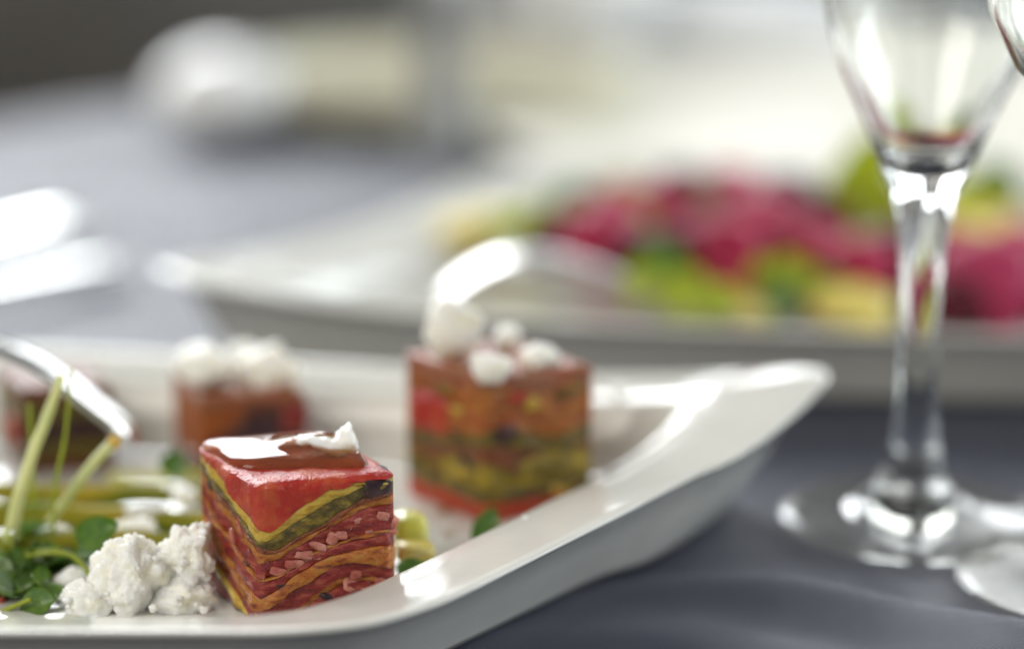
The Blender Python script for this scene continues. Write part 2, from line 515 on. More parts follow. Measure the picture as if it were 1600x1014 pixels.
# ------------------------------------------------------------------ terrine cubes made of wavy vegetable layers
def terrine(org, dR, dL, hz, layers, label, seed=0, N=34, group=None):
    """org = front bottom corner; layers = [(part name, material, f(u,v) depth of the layer's top as a fraction)]"""
    t = thing('terrine_cube', org + (dR + dL) * .5, label, 'terrine', group)
    LR, LL = dR.length, dL.length
    nR = Vector((dR.y, -dR.x, 0)).normalized()     # outward normal of the face spanned by dR
    nL = Vector((-dL.y, dL.x, 0)).normalized()
    rc = .06

    def pos(u, v, depth, proud, li=0):
        # rounded upright edges
        q = [min(max(u, rc), 1 - rc), min(max(v, rc), 1 - rc)]
        du, dv = u - q[0], v - q[1]
        l = sqrt(du * du + dv * dv)
        if l > rc: u, v = q[0] + du / l * rc, q[1] + dv / l * rc
        p = org + dR * u + dL * v
        z = hz * (1 - depth)
        # top edge slightly rounded, surface a little wavy
        e = min(u, v, 1 - u, 1 - v)
        if depth < .06: z += .022 * fbm((p.x * 2.1 + seed, p.y * 2.1, 1.0), 3) - .085 * max(0, 1 - e / .06)**2
        p = Vector((p.x, p.y, org.z + z))
        w = .062 * fbm((p.x * 1.7 + seed, p.y * 1.7, p.z * 2.3), 3) + .012 * noise.noise(Vector((p.x * 9, p.y * 9 + seed, p.z * 11))) + .07 * noise.noise(Vector((p.x * 1.8 + li * 7.3, p.y * 1.6, p.z * .6 + seed)))
        out = Vector((0, 0, 0))
        if v < .001: out += nR
        if u < .001: out += nL
        if v > .999: out -= nR
        if u > .999: out -= nL
        if out.length > 0:
            p += out.normalized() * (proud + w)
        return p

    us = [i / N for i in range(N + 1)]
    for li, (nm, m, f) in enumerate(layers):
        g = layers[li + 1][2] if li + 1 < len(layers) else (lambda u, v: 1.0)
        rnd = random.Random(seed * 31 + li)
        proud = rnd.uniform(-.045, .05)
        gap = .0008

        def wob(u, v, q):
            return .016 * noise.noise(Vector((u * 7 + q * 5.1 + seed, v * 7, q))) + .008 * noise.noise(Vector((u * 23 + q * 3.3, v * 23, q + seed)))
        A = [[0] * (N + 1) for _ in us]; B = [[0] * (N + 1) for _ in us]
        for i, u in enumerate(us):
            for j, v in enumerate(us):
                a = max(.003 * li, f(u, v) + (wob(u, v, li) if li else 0))
                b = max(.003 * (li + 1), g(u, v) + (wob(u, v, li + 1) if li + 1 < len(layers) else 0))
                a = min(max(a, 0), 1); b = min(max(b, a), 1)
                A[i][j], B[i][j] = a, b
        Vv, Ff, cache = [], [], {}
        MS = 5

        def vid(i, j, k):      # k 0..MS from layer top to bottom
            key = (i, j, k)
            if key not in cache:
                a, b = A[i][j], B[i][j]
                th = b - a
                gg = min(gap, th * .3)
                a2 = a + (gg if a > 0 else 0); b2 = b - gg
                s = k / MS
                d = a2 + (b2 - a2) * s
                round_ = -.022 * (abs(2 * s - 1)**4)       # each layer's cut edge is a little rounded
                cache[key] = len(Vv)
                Vv.append(pos(us[i], us[j], d, proud + round_, li))
            return cache[key]
        for i in range(N):
            for j in range(N):
                th = max(B[x_][y_] - A[x_][y_] for x_ in (i, i + 1) for y_ in (j, j + 1))
                if th < .006: continue
                Ff.append((vid(i, j, 0), vid(i + 1, j, 0), vid(i + 1, j + 1, 0), vid(i, j + 1, 0)))
                Ff.append((vid(i, j, MS), vid(i, j + 1, MS), vid(i + 1, j + 1, MS), vid(i + 1, j, MS)))
                for (c0, c1, on) in (((i, j), (i + 1, j), j == 0), ((i + 1, j + 1), (i, j + 1), j == N - 1),
                                     ((i, j + 1), (i, j), i == 0), ((i + 1, j), (i + 1, j + 1), i == N - 1)):
                    if on:
                        for k in range(MS):
                            Ff.append((vid(*c0, k), vid(*c0, k + 1), vid(*c1, k + 1), vid(*c1, k)))
        if Ff:
            obj(nm, Vv, Ff, m, t, sharp=50)
    t_info = dict(org=org, dR=dR, dL=dL, hz=hz, nR=nR, nL=nL)
    return t, t_info


def chunk(name, mat_, center, size, seed, parent=None, rot=None, rough=.12, sub=3, power=4.0, floor=None):
    """irregular rounded block (superellipsoid with facets and noise); size = half extents"""
    bm = bmesh.new()
    bmesh.ops.create_icosphere(bm, subdivisions=sub, radius=1)
    rnd = random.Random(seed)
    off = Vector((rnd.uniform(0, 50), rnd.uniform(0, 50), rnd.uniform(0, 50)))
    V, F = [], []
    R = Matrix.Rotation(rot[2] if rot else rnd.uniform(0, 6), 3, 'Z') @ Matrix.Rotation(rot[1] if rot else rnd.uniform(-.3, .3), 3, 'Y') @ Matrix.Rotation(rot[0] if rot else rnd.uniform(-.3, .3), 3, 'X')
    for v in bm.verts:
        d = v.co.normalized()
        k = (abs(d.x)**power + abs(d.y)**power + abs(d.z)**power)**(-1 / power)
        k *= 1 + rough * fbm(d * 1.6 + off, 3)
        q = Vector((d.x * k * size[0], d.y * k * size[1], d.z * k * size[2]))
        V.append(R @ q + Vector(center))
    for f in bm.faces: F.append([v.index for v in f.verts])
    bm.free()
    base = Vector(center)
    if floor is not None:
        mz = min(v.z for v in V)
        for v in V: v.z += floor - mz
        base.z = floor
    return obj(name, V, F, mat_, parent, origin=base)


def crumb(center, size, seed, label, sub=4, lumps=9, floor=None, group='crumbs of white cheese', rough=.16):
    """crumbly cheese: union of small lumps, broken up by noise"""
    rnd = random.Random(seed)
    S = Vector(size)
    sph = []
    for i in range(lumps):
        d = Vector((rnd.gauss(0, 1), rnd.gauss(0, 1), rnd.gauss(0, 1))).normalized()
        sph.append((d * rnd.uniform(.3, .58), rnd.uniform(.38, .62)))
    sph.append((Vector((0, 0, 0)), .6))
    polys = []
    for i in range(4):
        c = Vector((rnd.gauss(0, 1), rnd.gauss(0, 1), rnd.gauss(0, 1))).normalized() * (rnd.uniform(.1, .4) if i else 0)
        pl = []
        for _ in range(13):
            n = Vector((rnd.gauss(0, 1), rnd.gauss(0, 1), rnd.gauss(0, 1))).normalized()
            pl.append((n, max(.2, rnd.uniform(.5, .78) + n.dot(c))))
        polys.append(pl)
    off = Vector((seed * 3.7, seed * 1.3, 0))
    bm = bmesh.new()
    bmesh.ops.create_icosphere(bm, subdivisions=sub, radius=1)
    V, F = [], []
    for v in bm.verts:
        d = v.co.normalized()
        r = .5
        for c, q in sph:
            b = d.dot(c); disc = b * b - c.dot(c) + q * q
            if disc > 0: r = max(r, b + sqrt(disc))
        rp = 0
        for pl in polys:
            rp = max(rp, min([h / n.dot(d) for n, h in pl if n.dot(d) > .05] + [1.25]))
        r = .3 * r + .7 * min(rp, 1.15)
        p = d * r
        n1 = fbm(p * 3.2 + off, 5, .6)
        n2 = abs(noise.noise(p * 7 + off)) + .5 * abs(noise.noise(p * 15 + off))
        vd = noise.voronoi(p * 1.7 + off)[0]
        ve = noise.voronoi(p * 6.5 + off)[0]
        r += rough * (.95 * min(vd[1] - vd[0], .5) + .16 * min(ve[1] - ve[0], .45) - .35) + rough * n1 * .45 - rough * .15 * n2 + .05 * (noise.cell(p * 4 + off) - .5) * rough / .16 + .006 * noise.noise(p * 26 + off)
        V.append(Vector((d.x * r * S.x, d.y * r * S.y, d.z * r * S.z)) + Vector(center))
    for f in bm.faces: F.append([v.index for v in f.verts])
    bm.free()
    base = Vector(center)
    if floor is not None:
        mz = min(v.z for v in V)
        for v in V: v.z += floor - mz - .02
        base.z = floor
    o = obj('cheese_crumb', V, F, M['cheese'], origin=base)
    return tag(o, label, 'cheese', group)


K = lambda *p: (lambda u: curve_at(p, u))
b1 = K((0, .35), (.1, .365), (.25, .26), (.5, .10), (.65, .045), (.78, .0), (1, -.03))
b2 = K((0, .455), (.1, .43), (.25, .345), (.5, .195), (.75, .10), (1, .05))
b3 = K((0, .49), (.12, .52), (.25, .46), (.5, .33), (.75, .205), (1, .13))
b3b = K((0, .53), (.12, .55), (.25, .485), (.5, .355), (.75, .235), (1, .165))
b4 = K((0, .615), (.12, .60), (.25, .535), (.5, .395), (.75, .29), (1, .235))
b45 = K((0, .74), (.12, .73), (.25, .655), (.5, .535), (.75, .47), (1, .43))
b46 = K((0, .765), (.12, .745), (.25, .675), (.5, .55), (.75, .495), (1, .455))
b5 = K((0, .90), (.12, .84), (.25, .74), (.5, .62), (.75, .575), (1, .56))
b6 = K((0, 1.0), (.12, .93), (.25, .85), (.5, .71), (.65, .665), (.8, .70), (1, .755))
b7 = K((0, 1.06), (.2, 1.02), (.3, .985), (.45, .87), (.62, .79), (.8, .81), (1, .86))
b8 = K((0, 1.10), (.25, 1.06), (.35, 1.0), (.48, .91), (.65, .84), (.82, .85), (1, .90))


HK = .894      # the photographed part of the height is the upper nine tenths


def lay(c, s=.33, dv=0.0, lo=.012):
    return lambda u, v: max(lo, (c(u) - s * v * (1 - .25 * u) + dv * sin(v * 5)) * HK)


hero_layers = [
    ('tomato_layer', M['tomato'], lambda u, v: 0.0),
    ('courgette_layer', M['courgette'], lay(b1, .33, lo=.02)),
    ('olive_layer', M['olive'], lay(b2, .34, lo=.05)),
    ('skin_layer', M['brown'], lay(b3, .33, lo=.075)),
    ('pepper_layer', M['ochre'], lay(b3b, .33, lo=.09)),
    ('tomato_layer', M['tomato_dark'], lay(b4, .30, .015, .12)),
    ('skin_layer', M['ochre'], lay(b45, .33, .02)),
    ('tomato_layer', M['tomato_dark'], lay(b46, .33, .02)),
    ('pepper_layer', M['ochre'], lay(b5, .36, .02)),
    ('tomato_layer', M['tomato_dark'], lay(b6, .37, .02)),
    ('pepper_layer', M['ochre'], lay(b7, .40, .02)),
    ('tomato_layer', M['tomato_dark'], lay(b8, .40, .02)),
    ('courgette_layer', M['courgette'], lambda u, v: HK * (1.17 + .1 * u - .42 * v)),
    ('olive_layer', M['olive'], lambda u, v: HK * (1.22 + .1 * u - .42 * v)),
    ('tomato_layer', M['tomato_dark'], lambda u, v: HK * (1.28 + .1 * u - .42 * v)),
]
hero_org = Vector((-5.5, 57.75, FLOOR))
hR, hL = Vector((2.98, .86, 0)), Vector((-1.55, 2.78, 0))
hero, hi_ = terrine(hero_org, hR, hL, 3.3, hero_layers, 'vegetable terrine cube topped with a glossy oil pool and one thin cheese flake', seed=2, N=44)


hi_['k'] = HK


def on_face(info, u, t, out=0.0, left=False):
    if left:
        p = info['org'] + info['dL'] * u + info['nL'] * out
    else:
        p = info['org'] + info['dR'] * u + info['nR'] * out
    return Vector((p.x, p.y, info['org'].z + info['hz'] * (1 - t * info.get('k', 1))))


aR = math.atan2(hR.y, hR.x)
aL = math.atan2(hL.y, hL.x)
# aubergine at the top right edge, and small dark pieces lower down
chunk('aubergine_piece', M['aubergine'], on_face(hi_, .87, .105, -.38), (.36, .42, .30), 5, hero, rot=(.06, .05, aR), rough=.06, power=4.5)
chunk('aubergine_piece', M['aubergine'], on_face(hi_, .19, .80, -.10), (.29, .14, .085), 6, hero, rot=(0, .10, aR), rough=.1, power=3)
chunk('aubergine_piece', M['aubergine'], on_face(hi_, .80, .25, -.14, True), (.24, .16, .16), 7, hero, rot=(0, .6, aL), rough=.1, power=3)
chunk('aubergine_piece', M['aubergine'], on_face(hi_, .18, .64, -.15, True), (.10, .16, .19), 8, hero, rot=(0, .5, aL), rough=.1, power=3)
chunk('aubergine_piece', M['aubergine'], on_face(hi_, .50, .93, -.16), (.2, .16, .09), 9, hero, rot=(0, .3, aR), rough=.1, power=3)
rr = random.Random(4)
for (u, t, sx, sz) in ((.70, .355, .145, .075), (.905, .335, .17, .09), (.985, .40, .07, .11), (.54, .475, .12, .10), (.43, .525, .14, .085), (.335, .585, .13, .075),
                       (.60, .46, .10, .085), (.265, .645, .13, .07), (.155, .70, .13, .085), (.70, .78, .12, .10), (.66, .86, .15, .11), (.80, .92, .16, .09),
                       (.96, .46, .08, .06), (.88, .86, .10, .12), (.94, .93, .10, .08), (.42, .61, .09, .05), (.80, .45, .10, .05)):
    kx = rr.uniform(.75, 1.5)
    chunk('onion_dice', M['onion'], on_face(hi_, u, t, -.125), (sx * kx * 1.15, .13, sz * rr.uniform(.85, 1.45)), rr.randint(0, 999), hero, rot=(rr.uniform(-.2, .2), rr.uniform(-.1, .5), aR), rough=.16, sub=3, power=7)
# courgette block at the lower right
chunk('courgette_piece', M['ochre'], on_face(hi_, .86, .655, -.2), (.21, .24, .20), 11, hero, rot=(0, .05, aR), rough=.08, power=7)
for (u, t, sx, sz) in ((.30, .42, .05, .26), (.55, .70, .05, .22), (.45, .55, .04, .18)):
    chunk('onion_dice', M['onion'], on_face(hi_, u, t, -.09, True), (sx, .12, sz), rr.randint(0, 999), hero, rot=(0, .5, aL), rough=.14, sub=2, power=4)


# beads of moisture on the cut faces: far too many and small to pick apart
def beads(info, parent, n, seed):
    rnd = random.Random(seed)
    V, F = [], []
    for i in range(n):
        left = rnd.random() < .5
        u, t = rnd.uniform(.03, .97), rnd.uniform(.05, .97)
        if rnd.random() < .5:       # most gather along the layer joints
            q = rnd.choice((b1, b2, b3b, b45, b5, b6))
            t = (q(0) - .33 * u if left else q(u)) + rnd.gauss(0, .012)
        if not .02 < t < 1: continue
        c = on_face(info, u, t, rnd.uniform(-.03, .03), left)
        r = rnd.choice((.010, .013, .016, .022))
        bm = bmesh.new()
        bmesh.ops.create_icosphere(bm, subdivisions=1, radius=r)
        k = len(V)
        V += [c + v.co for v in bm.verts]
        F += [[k + v.index for v in f.verts] for f in bm.faces]
        bm.free()
    o = obj('moisture_beads', V, F, M['thin_glass'], parent)
    o['kind'] = 'stuff'


beads(hi_, hero, 260, 9)


# oil pool held by surface tension on the hero's top face
def oil_pool(info, parent):
    N = 60
    ztop = info['org'].z + info['hz']
    pts = [(.03, .985), (.0 + .025, .70), (.035, .44), (.10, .335), (.24, .30), (.45, .27), (.68, .20), (.86, .17), (.93, .30), (.95, .55), (.96, .80), (.94, .965), (.6, .985), (.3, .985)]
    ol = catmull([Vector((a, b, 0)) for a, b in pts], 8)
    c = Vector((.5, .62, 0))
    cf = info['flake']
    V, F = [], []
    n = len(ol); RN = 26
    for r in range(RN + 1):
        s = r / RN
        k = 1 - (1 - s)**1.8       # denser near the edge
        for p in ol:
            q = c + (p - c) * (1 - (1 - k)) if r else c
            hgt = .20 * (1 - k**5)**.55
            w = info['org'] + info['dR'] * q.x + info['dL'] * q.y
            d = (w.xy - cf.xy)
            dd = sqrt((d.x / 1.05)**2 + (d.y / .45)**2)
            hgt += .30 * exp(-(dd / .95)**2.2) * (1 - k**6)
            hgt += .012 * noise.noise(Vector((w.x * 1.3, w.y * 1.3, 2)))* (1 - k)
            V.append((w.x, w.y, ztop + .012 + hgt - .05 * max(0, (k - .97) / .03)))
    for r in range(RN):
        for k in range(n):
            a, b = r * n + k, r * n + (k + 1) % n
            F.append((a, a + n, b + n, b))
    obj('oil_pool', V, F, M['oil'], parent)


flake_c = pd(516, 694, 59.9)
hi_['flake'] = flake_c
oil_pool(hi_, hero)

# thin flake of cheese on the hero: a broad sheet with a peak at its right
def flake():
    rnd = random.Random(3)
    top = [(462, 681), (470, 678), (484, 679), (500, 681), (512, 681), (522, 680), (530, 673), (533, 665), (540, 664), (546, 660), (549, 664), (548, 670), (554, 676), (557, 686), (559, 696)]
    bot = [(463, 693), (472, 696), (484, 694), (492, 700), (502, 704), (512, 708), (522, 712), (528, 715), (535, 714), (540, 712), (546, 708), (551, 706), (554, 704), (557, 701), (559, 697)]
    n = len(top)
    def up(l):
        out = []
        for i in range(len(l) - 1):
            for k in range(3):
                t = k / 3
                out.append((l[i][0] * (1 - t) + l[i + 1][0] * t, l[i][1] * (1 - t) + l[i + 1][1] * t))
        return out + [l[-1]]
    top, bot = up(top), up(bot)
    rings = []
    for i, (a, b) in enumerate(zip(top, bot)):
        e = min(1, min(i, len(top) - 1 - i) / 4 + .12)
        m = 22
        r = []
        for k in range(m):
            an = 2 * pi * k / m
            s = (1 - cos(an)) / 2
            x_, y_ = a[0] + (b[0] - a[0]) * s, a[1] + (b[1] - a[1]) * s
            dep = 59.95 - .36 * e * sin(an) * (1 if sin(an) > 0 else .9) - .30 * s
            p = pd(x_, y_, dep)
            q = Vector((i * .21, k * .33, 4))
            p += Vector((fbm(p * 4.5, 4), fbm(p * 4.5 + Vector((9, 0, 0)), 4), fbm(p * 5 + Vector((0, 9, 0)), 4))) * .045
            r.append(p)
        rings.append(r)
    V, F = rings_mesh(rings)
    o = obj('cheese_crumb', V, F, M['cheese'], origin=(flake_c.x, flake_c.y, FLOOR + 3.3))
    tag(o, 'thin jagged cheese flake standing in the oil pool on the terrine cube', 'cheese', 'crumbs of white cheese')


flake()

# the two terrine cubes further back on the platter
def wavy(base, tilt_u, tilt_v, amp, s):
    return lambda u, v: base + tilt_u * u + tilt_v * v + amp * noise.noise(Vector((u * 2.2 + s, v * 2.2, s * .7)))


t2_layers = [
    ('pepper_layer', M['pinkbrown'], lambda u, v: 0.0),
    ('courgette_layer', M['ochre'], wavy(.13, -.02, .02, .10, 1)),
    ('pepper_layer', M['orange'], wavy(.26, .02, .0, .10, 9)),
    ('courgette_layer', M['ochre'], wavy(.34, .0, -.04, .06, 3)),
    ('olive_layer', M['olive'], wavy(.40, .02, .16, .10, 4)),
    ('aubergine_layer', M['brown'], wavy(.50, .02, .12, .08, 5)),
    ('courgette_layer', M['yellowolive'], wavy(.58, -.02, .08, .09, 6)),
    ('olive_layer', M['olive'], wavy(.76, .02, .0, .07, 8)),
    ('pepper_layer', M['pepper'], wavy(.86, .0, .0, .03, 7)),
]
t2_org = Vector((-.66, 64.3, FLOOR))
t2, i2 = terrine(t2_org, Vector((2.66, 1.25, 0)), Vector((-2.0, 2.45, 0)), 3.65, t2_layers,
                 'vegetable terrine cube with olive and orange layers under four scattered cheese crumbs', seed=11, N=26)
chunk('pepper_piece', M['tomato'], on_face(i2, .66, .37, -.34, True), (.82, .45, .56), 12, t2, rot=(0, 0, math.atan2(2.45, -1.95)), rough=.1, power=6)
chunk('aubergine_piece', M['aubergine'], on_face(i2, .22, .40, -.2), (.3, .26, .26), 13, t2, rot=(0, .2, .45), rough=.1, power=4)
p2 = random.Random(8)
for k in range(16):
    lf = k % 2 == 0
    mm, nn = p2.choice(((M['yellowolive'], 'courgette_piece'), (M['aubergine'], 'aubergine_piece'), (M['tomato'], 'pepper_piece'), (M['courgette'], 'courgette_piece'), (M['brown'], 'aubergine_piece'), (M['olive'], 'olive_piece')))
    chunk(nn, mm, on_face(i2, p2.uniform(.12, .88), p2.uniform(.15, .92), -.17, lf), (p2.uniform(.22, .5), .2, p2.uniform(.1, .24)), 400 + k, t2,
          rot=(0, p2.uniform(-.3, .3), math.atan2(2.45, -2.0) if lf else math.atan2(1.25, 2.66)), rough=.25, power=3)
t3_layers = [
    ('pepper_layer', M['pinkbrown'], lambda u, v: 0.0),
    ('pepper_layer', M['orange'], lambda u, v: .14 + .05 * v),
    ('aubergine_layer', M['brown'], lambda u, v: .72 - 1.35 * min(u, .48) + .1 * v),
    ('aubergine_layer', M['aubergine'], lambda u, v: .80 - 1.2 * min(u, .5)),
    ('tomato_layer', M['tomato_dark'], lambda u, v: .95 - .1 * u),
]
t3_org = Vector((-7.75, 67.3, FLOOR))
t3, i3 = terrine(t3_org, Vector((2.62, .55, 0)), Vector((-.95, 2.3, 0)), 2.25, t3_layers,
                 'dark terrine cube completely covered on top by a cap of cheese', seed=21, N=22)
chunk('pepper_piece', M['tomato_dark'], on_face(i3, .88, .30, -.28), (.38, .36, .5), 14, t3, rot=(0, 0, .2), rough=.1, power=4)

t4_layers = [
    ('aubergine_layer', M['brown'], lambda u, v: 0.0),
    ('olive_layer', M['olive'], lambda u, v: .16 + .06 * u),
    ('aubergine_layer', M['aubergine'], lambda u, v: .42 - .05 * u),
    ('olive_layer', M['olive'], lambda u, v: .62),
    ('pepper_layer', M['brown'], lambda u, v: .85),
]
t4_org = px(38, 742, FLOOR)
t4, i4 = terrine(t4_org, Vector((2.25, .5, 0)), Vector((-1.0, 2.2, 0)), 2.25, t4_layers,
                 'dark olive terrine cube half hidden behind the arched server', seed=33, N=20)
chunk('pepper_piece', M['tomato'], on_face(i4, .35, .55, -.25, True), (.5, .4, .42), 15, t4, rot=(0, 0, 2.0), rough=.1, power=4)

# ------------------------------------------------------------------ cheese crumbs
crumb(pd(204, 904, 59.0), (.92, .78, 1.06), 3, 'large rounded cheese crumb in front of the green stalks, beside another leaning on the terrine', 6, 6, rough=.17)
crumb(pd(291, 872, 59.35), (.80, .68, 1.0), 8, 'tall rough cheese crumb leaning against the left side of the front terrine cube', 6, 8, rough=.22)
crumb(pd(285, 936, 58.9), (.85, .5, .62), 15, 'low broken cheese piece under the two large crumbs by the front rim', 5, 6)
crumb(pd(138, 945, 58.7), (.70, .5, .55), 21, 'small flat cheese crumb lying at the front rim beside a green leaf', 5, 6)
crumb(pd(112, 912, 60.2), (.50, .4, .42), 26, 'cheese crumb tucked under a thin green stem', 4, 9)
crumb(pd(205, 832, 62.6), (.66, .4, .5), 31, 'wedge of cheese behind the heart shaped leaf', 4, 8)
crumb(pd(88, 842, 62.6), (.42, .35, .38), 35, 'cheese crumb between the green leaves and pale sprout', 4, 8)
crumb(pd(135, 872, 61.6), (.30, .3, .3), 37, 'small cheese crumb in shade below the heart shaped leaf', 4, 8)
crumb(pd(288, 775, 64.2), (.34, .34, .3), 41, 'cheese crumb on the green stalks touching the front terrine', 4, 8)
crumb(pd(226, 797, 63.6), (.62, .2, .14), 43, 'thin strip of cheese lying along the green stalk', 4, 8)
crumb(pd(248, 918, 59.5), (.6, .5, .75), 17, 'cheese crumb wedged between the two largest crumbs', 5, 6)
cr_ = random.Random(77)
for i in range(14):
    x_, y_ = cr_.choice(((cr_.uniform(90, 330), cr_.uniform(925, 952)), (cr_.uniform(165, 325), cr_.uniform(850, 915))))
    r_ = cr_.uniform(.06, .15)
    crumb(pd(x_, y_, 58.35 if y_ > 920 else 58.75), (r_, r_ * .8, r_ * .8), 100 + i, 'tiny loose bit of cheese clinging to the large front crumbs', 3, 6, group='tiny bits of cheese')
crumb(px(820, 808, 2.12), (.07, .06, .05), 140, 'tiny bit of cheese added as a sparkle on the platter lip', 3, 6, group='tiny bits of cheese')  # white crumb put where the lip has a glint
crumb(px(708, 508, 5.0), (.72, .6, .9), 51, 'tallest cheese crumb on the back corner of the olive terrine cube', 4, 10)
crumb(px(768, 572, 4.45), (.58, .45, .42), 53, 'cheese crumb at the front corner of the olive terrine cube', 4, 9)
crumb(px(790, 527, 4.45), (.36, .35, .32), 55, 'cheese crumb at the middle of the olive terrine cube', 4, 9)
crumb(px(842, 556, 4.4), (.5, .45, .36), 57, 'cheese crumb near the right edge of the olive terrine cube', 4, 9)
crumb(pd(318, 572, 68.3), (.85, .75, .6), 61, 'left lump of the cheese cap on the dark terrine cube', 4, 10)
crumb(pd(425, 582, 68.6), (.95, .75, .72), 63, 'right lump of the cheese cap on the dark terrine cube', 4, 10)
crumb(pd(378, 556, 69.8), (.6, .6, .45), 64, 'rear lump of the cheese cap on the dark terrine cube', 4, 10)
crumb(pd(958, 652, 69.2), (.5, .5, .95), 67, 'pale cheese piece standing against the far side of the olive terrine cube', 4, 8)


# ------------------------------------------------------------------ greens
def leaf(base, tip, width, nrm, mat_, seed, label, cup=.25, heart=False, group='small salad leaves', name='salad_leaf', cat='leaf'):
    """one leaf with a folded midrib, thickness and a wavy margin"""
    base, tip = Vector(base), Vector(tip)
    ax = tip - base
    L = ax.length; ax.normalize()
    n = Vector(nrm); n = (n - ax * n.dot(ax)).normalized()
    s = ax.cross(n)
    NU, NV = 14, 10
    V, F = [], []
    for side in (0, 1):
        for i in range(NU + 1):
            a = i / NU
            if heart: w = width * (sin(pi * (a * .93 + .07))**.55) * (1.08 - .35 * a)
            else: w = width * sin(pi * min(1, a * .96 + .03))**.75
            for j in range(NV + 1):
                b = j / NV * 2 - 1
                notch = (.16 * L * (1 - abs(b))**2 * max(0, (a - .8) / .2)) if heart else 0
                h = cup * width * (abs(b)**1.4) - cup * .9 * L * (a - .5)**2 + .07 * width * noise.noise(Vector((a * 3 + seed, b * 2, seed)))
                p = base + ax * (L * a - notch) + s * (w * b) + n * (h - .018 * side)
                V.append(p)
    m = (NU + 1) * (NV + 1)
    for i in range(NU):
        for j in range(NV):
            a = i * (NV + 1) + j
            F.append((a, a + 1, a + NV + 2, a + NV + 1))
            F.append((m + a, m + a + NV + 1, m + a + NV + 2, m + a + 1))
    edge = [(i * (NV + 1)) for i in range(NU + 1)] + [NU * (NV + 1) + j for j in range(1, NV + 1)] + [i * (NV + 1) + NV for i in range(NU - 1, -1, -1)] + [j for j in range(NV - 1, 0, -1)]
    for k in range(len(edge)):
        a, b = edge[k], edge[(k + 1) % len(edge)]
        F.append((a, m + a, m + b, b))
    o = obj(name, V, F, mat_, origin=base)
    return tag(o, label, cat, group)


def stem(points, r0, r1, mat_, label, name='green_shoot', cat='shoot', group='stems and shoots on the front platter', tip=None, n=10):
    path = catmull([Vector(p) for p in points], 6, False)
    k = len(path) - 1
    q0 = path[0] * 1.7
    path = [p + Vector((0, noise.noise(p * 1.3 + q0), noise.noise(p * 1.3 - q0))) * r0 * .35 for p in path]
    V, F = tube(path, [(r0 + (r1 - r0) * i / k) * (1 + .16 * noise.noise(path[i] * 2.1 + q0)) for i in range(k + 1)], n)
    V = [Vector(v) * 1.0 + Vector((0, 1, 1)) * (.05 * r0 * sin(9 * j)) for j, v in enumerate(V)]
    if tip is None:
        o = obj(name, V, F, mat_, origin=path[0])
        return tag(o, label, cat, group)
    t = thing(name, path[0], label, cat, group)
    obj('shoot', V, F, mat_, t)
    d = (path[-1] - path[-2]).normalized()
    chunk('bud', tip, path[-1] + d * .05, (r1 * 1.25, r1 * 1.25, r1 * 1.3), 3, t, rough=.1, sub=2, power=2.2)
    return t


# pale shoots standing up out of the greens
stem([pd(14, 850, 61.4), pd(34, 760, 61.7), pd(62, 680, 62.2), pd(97, 588, 62.8)], .18, .10, M['sprout'], 'thick pale translucent sprout leaning up across the spoon', 'sprout', 'sprout')
stem([pd(76, 818, 62.2), pd(112, 768, 62.4), pd(148, 722, 62.6), pd(176, 693, 62.8)], .11, .13, M['sprout'], 'short pale sprout with an orange tip', 'sprout', 'sprout', tip=M['sprout_tip'])
stem([pd(52, 790, 62.9), pd(50, 720, 63.1), pd(46, 630, 63.3)], .06, .035, M['leaf_light'], 'thin yellow green sprout behind the thick pale one', 'sprout', 'sprout')
stem([pd(84, 830, 61.8), pd(86, 760, 62), pd(102, 680, 62.2), pd(112, 575, 62.5)], .055, .03, M['leaf_light'], 'slender green shoot with its tip above the spoon', 'sprout', 'sprout')
# stalks lying across the platter
def lying(pts, r0, r1, z, label, m=None):
    stem([px(x_, y_, z) for x_, y_ in pts], r0, r1, m or M['stalk'], label, 'green_stalk', 'stalk', n=16)


lying([(-60, 768), (60, 770), (180, 774), (330, 778)], .27, .22, FLOOR + .30, 'yellow green vegetable stalk, rearmost of those lying beside the terrine')
lying([(-40, 812), (80, 808), (200, 812), (335, 820)], .34, .28, FLOOR + .36, 'thick green vegetable stalk running up to the terrine cube')
lying([(-40, 858), (60, 852), (170, 848), (310, 850)], .32, .26, FLOOR + .34, 'green vegetable stalk behind the cheese crumbs')
lying([(170, 748), (250, 746), (330, 742)], .16, .14, FLOOR + .2, 'pale stalk lying behind the terrine cube', M['lime'])
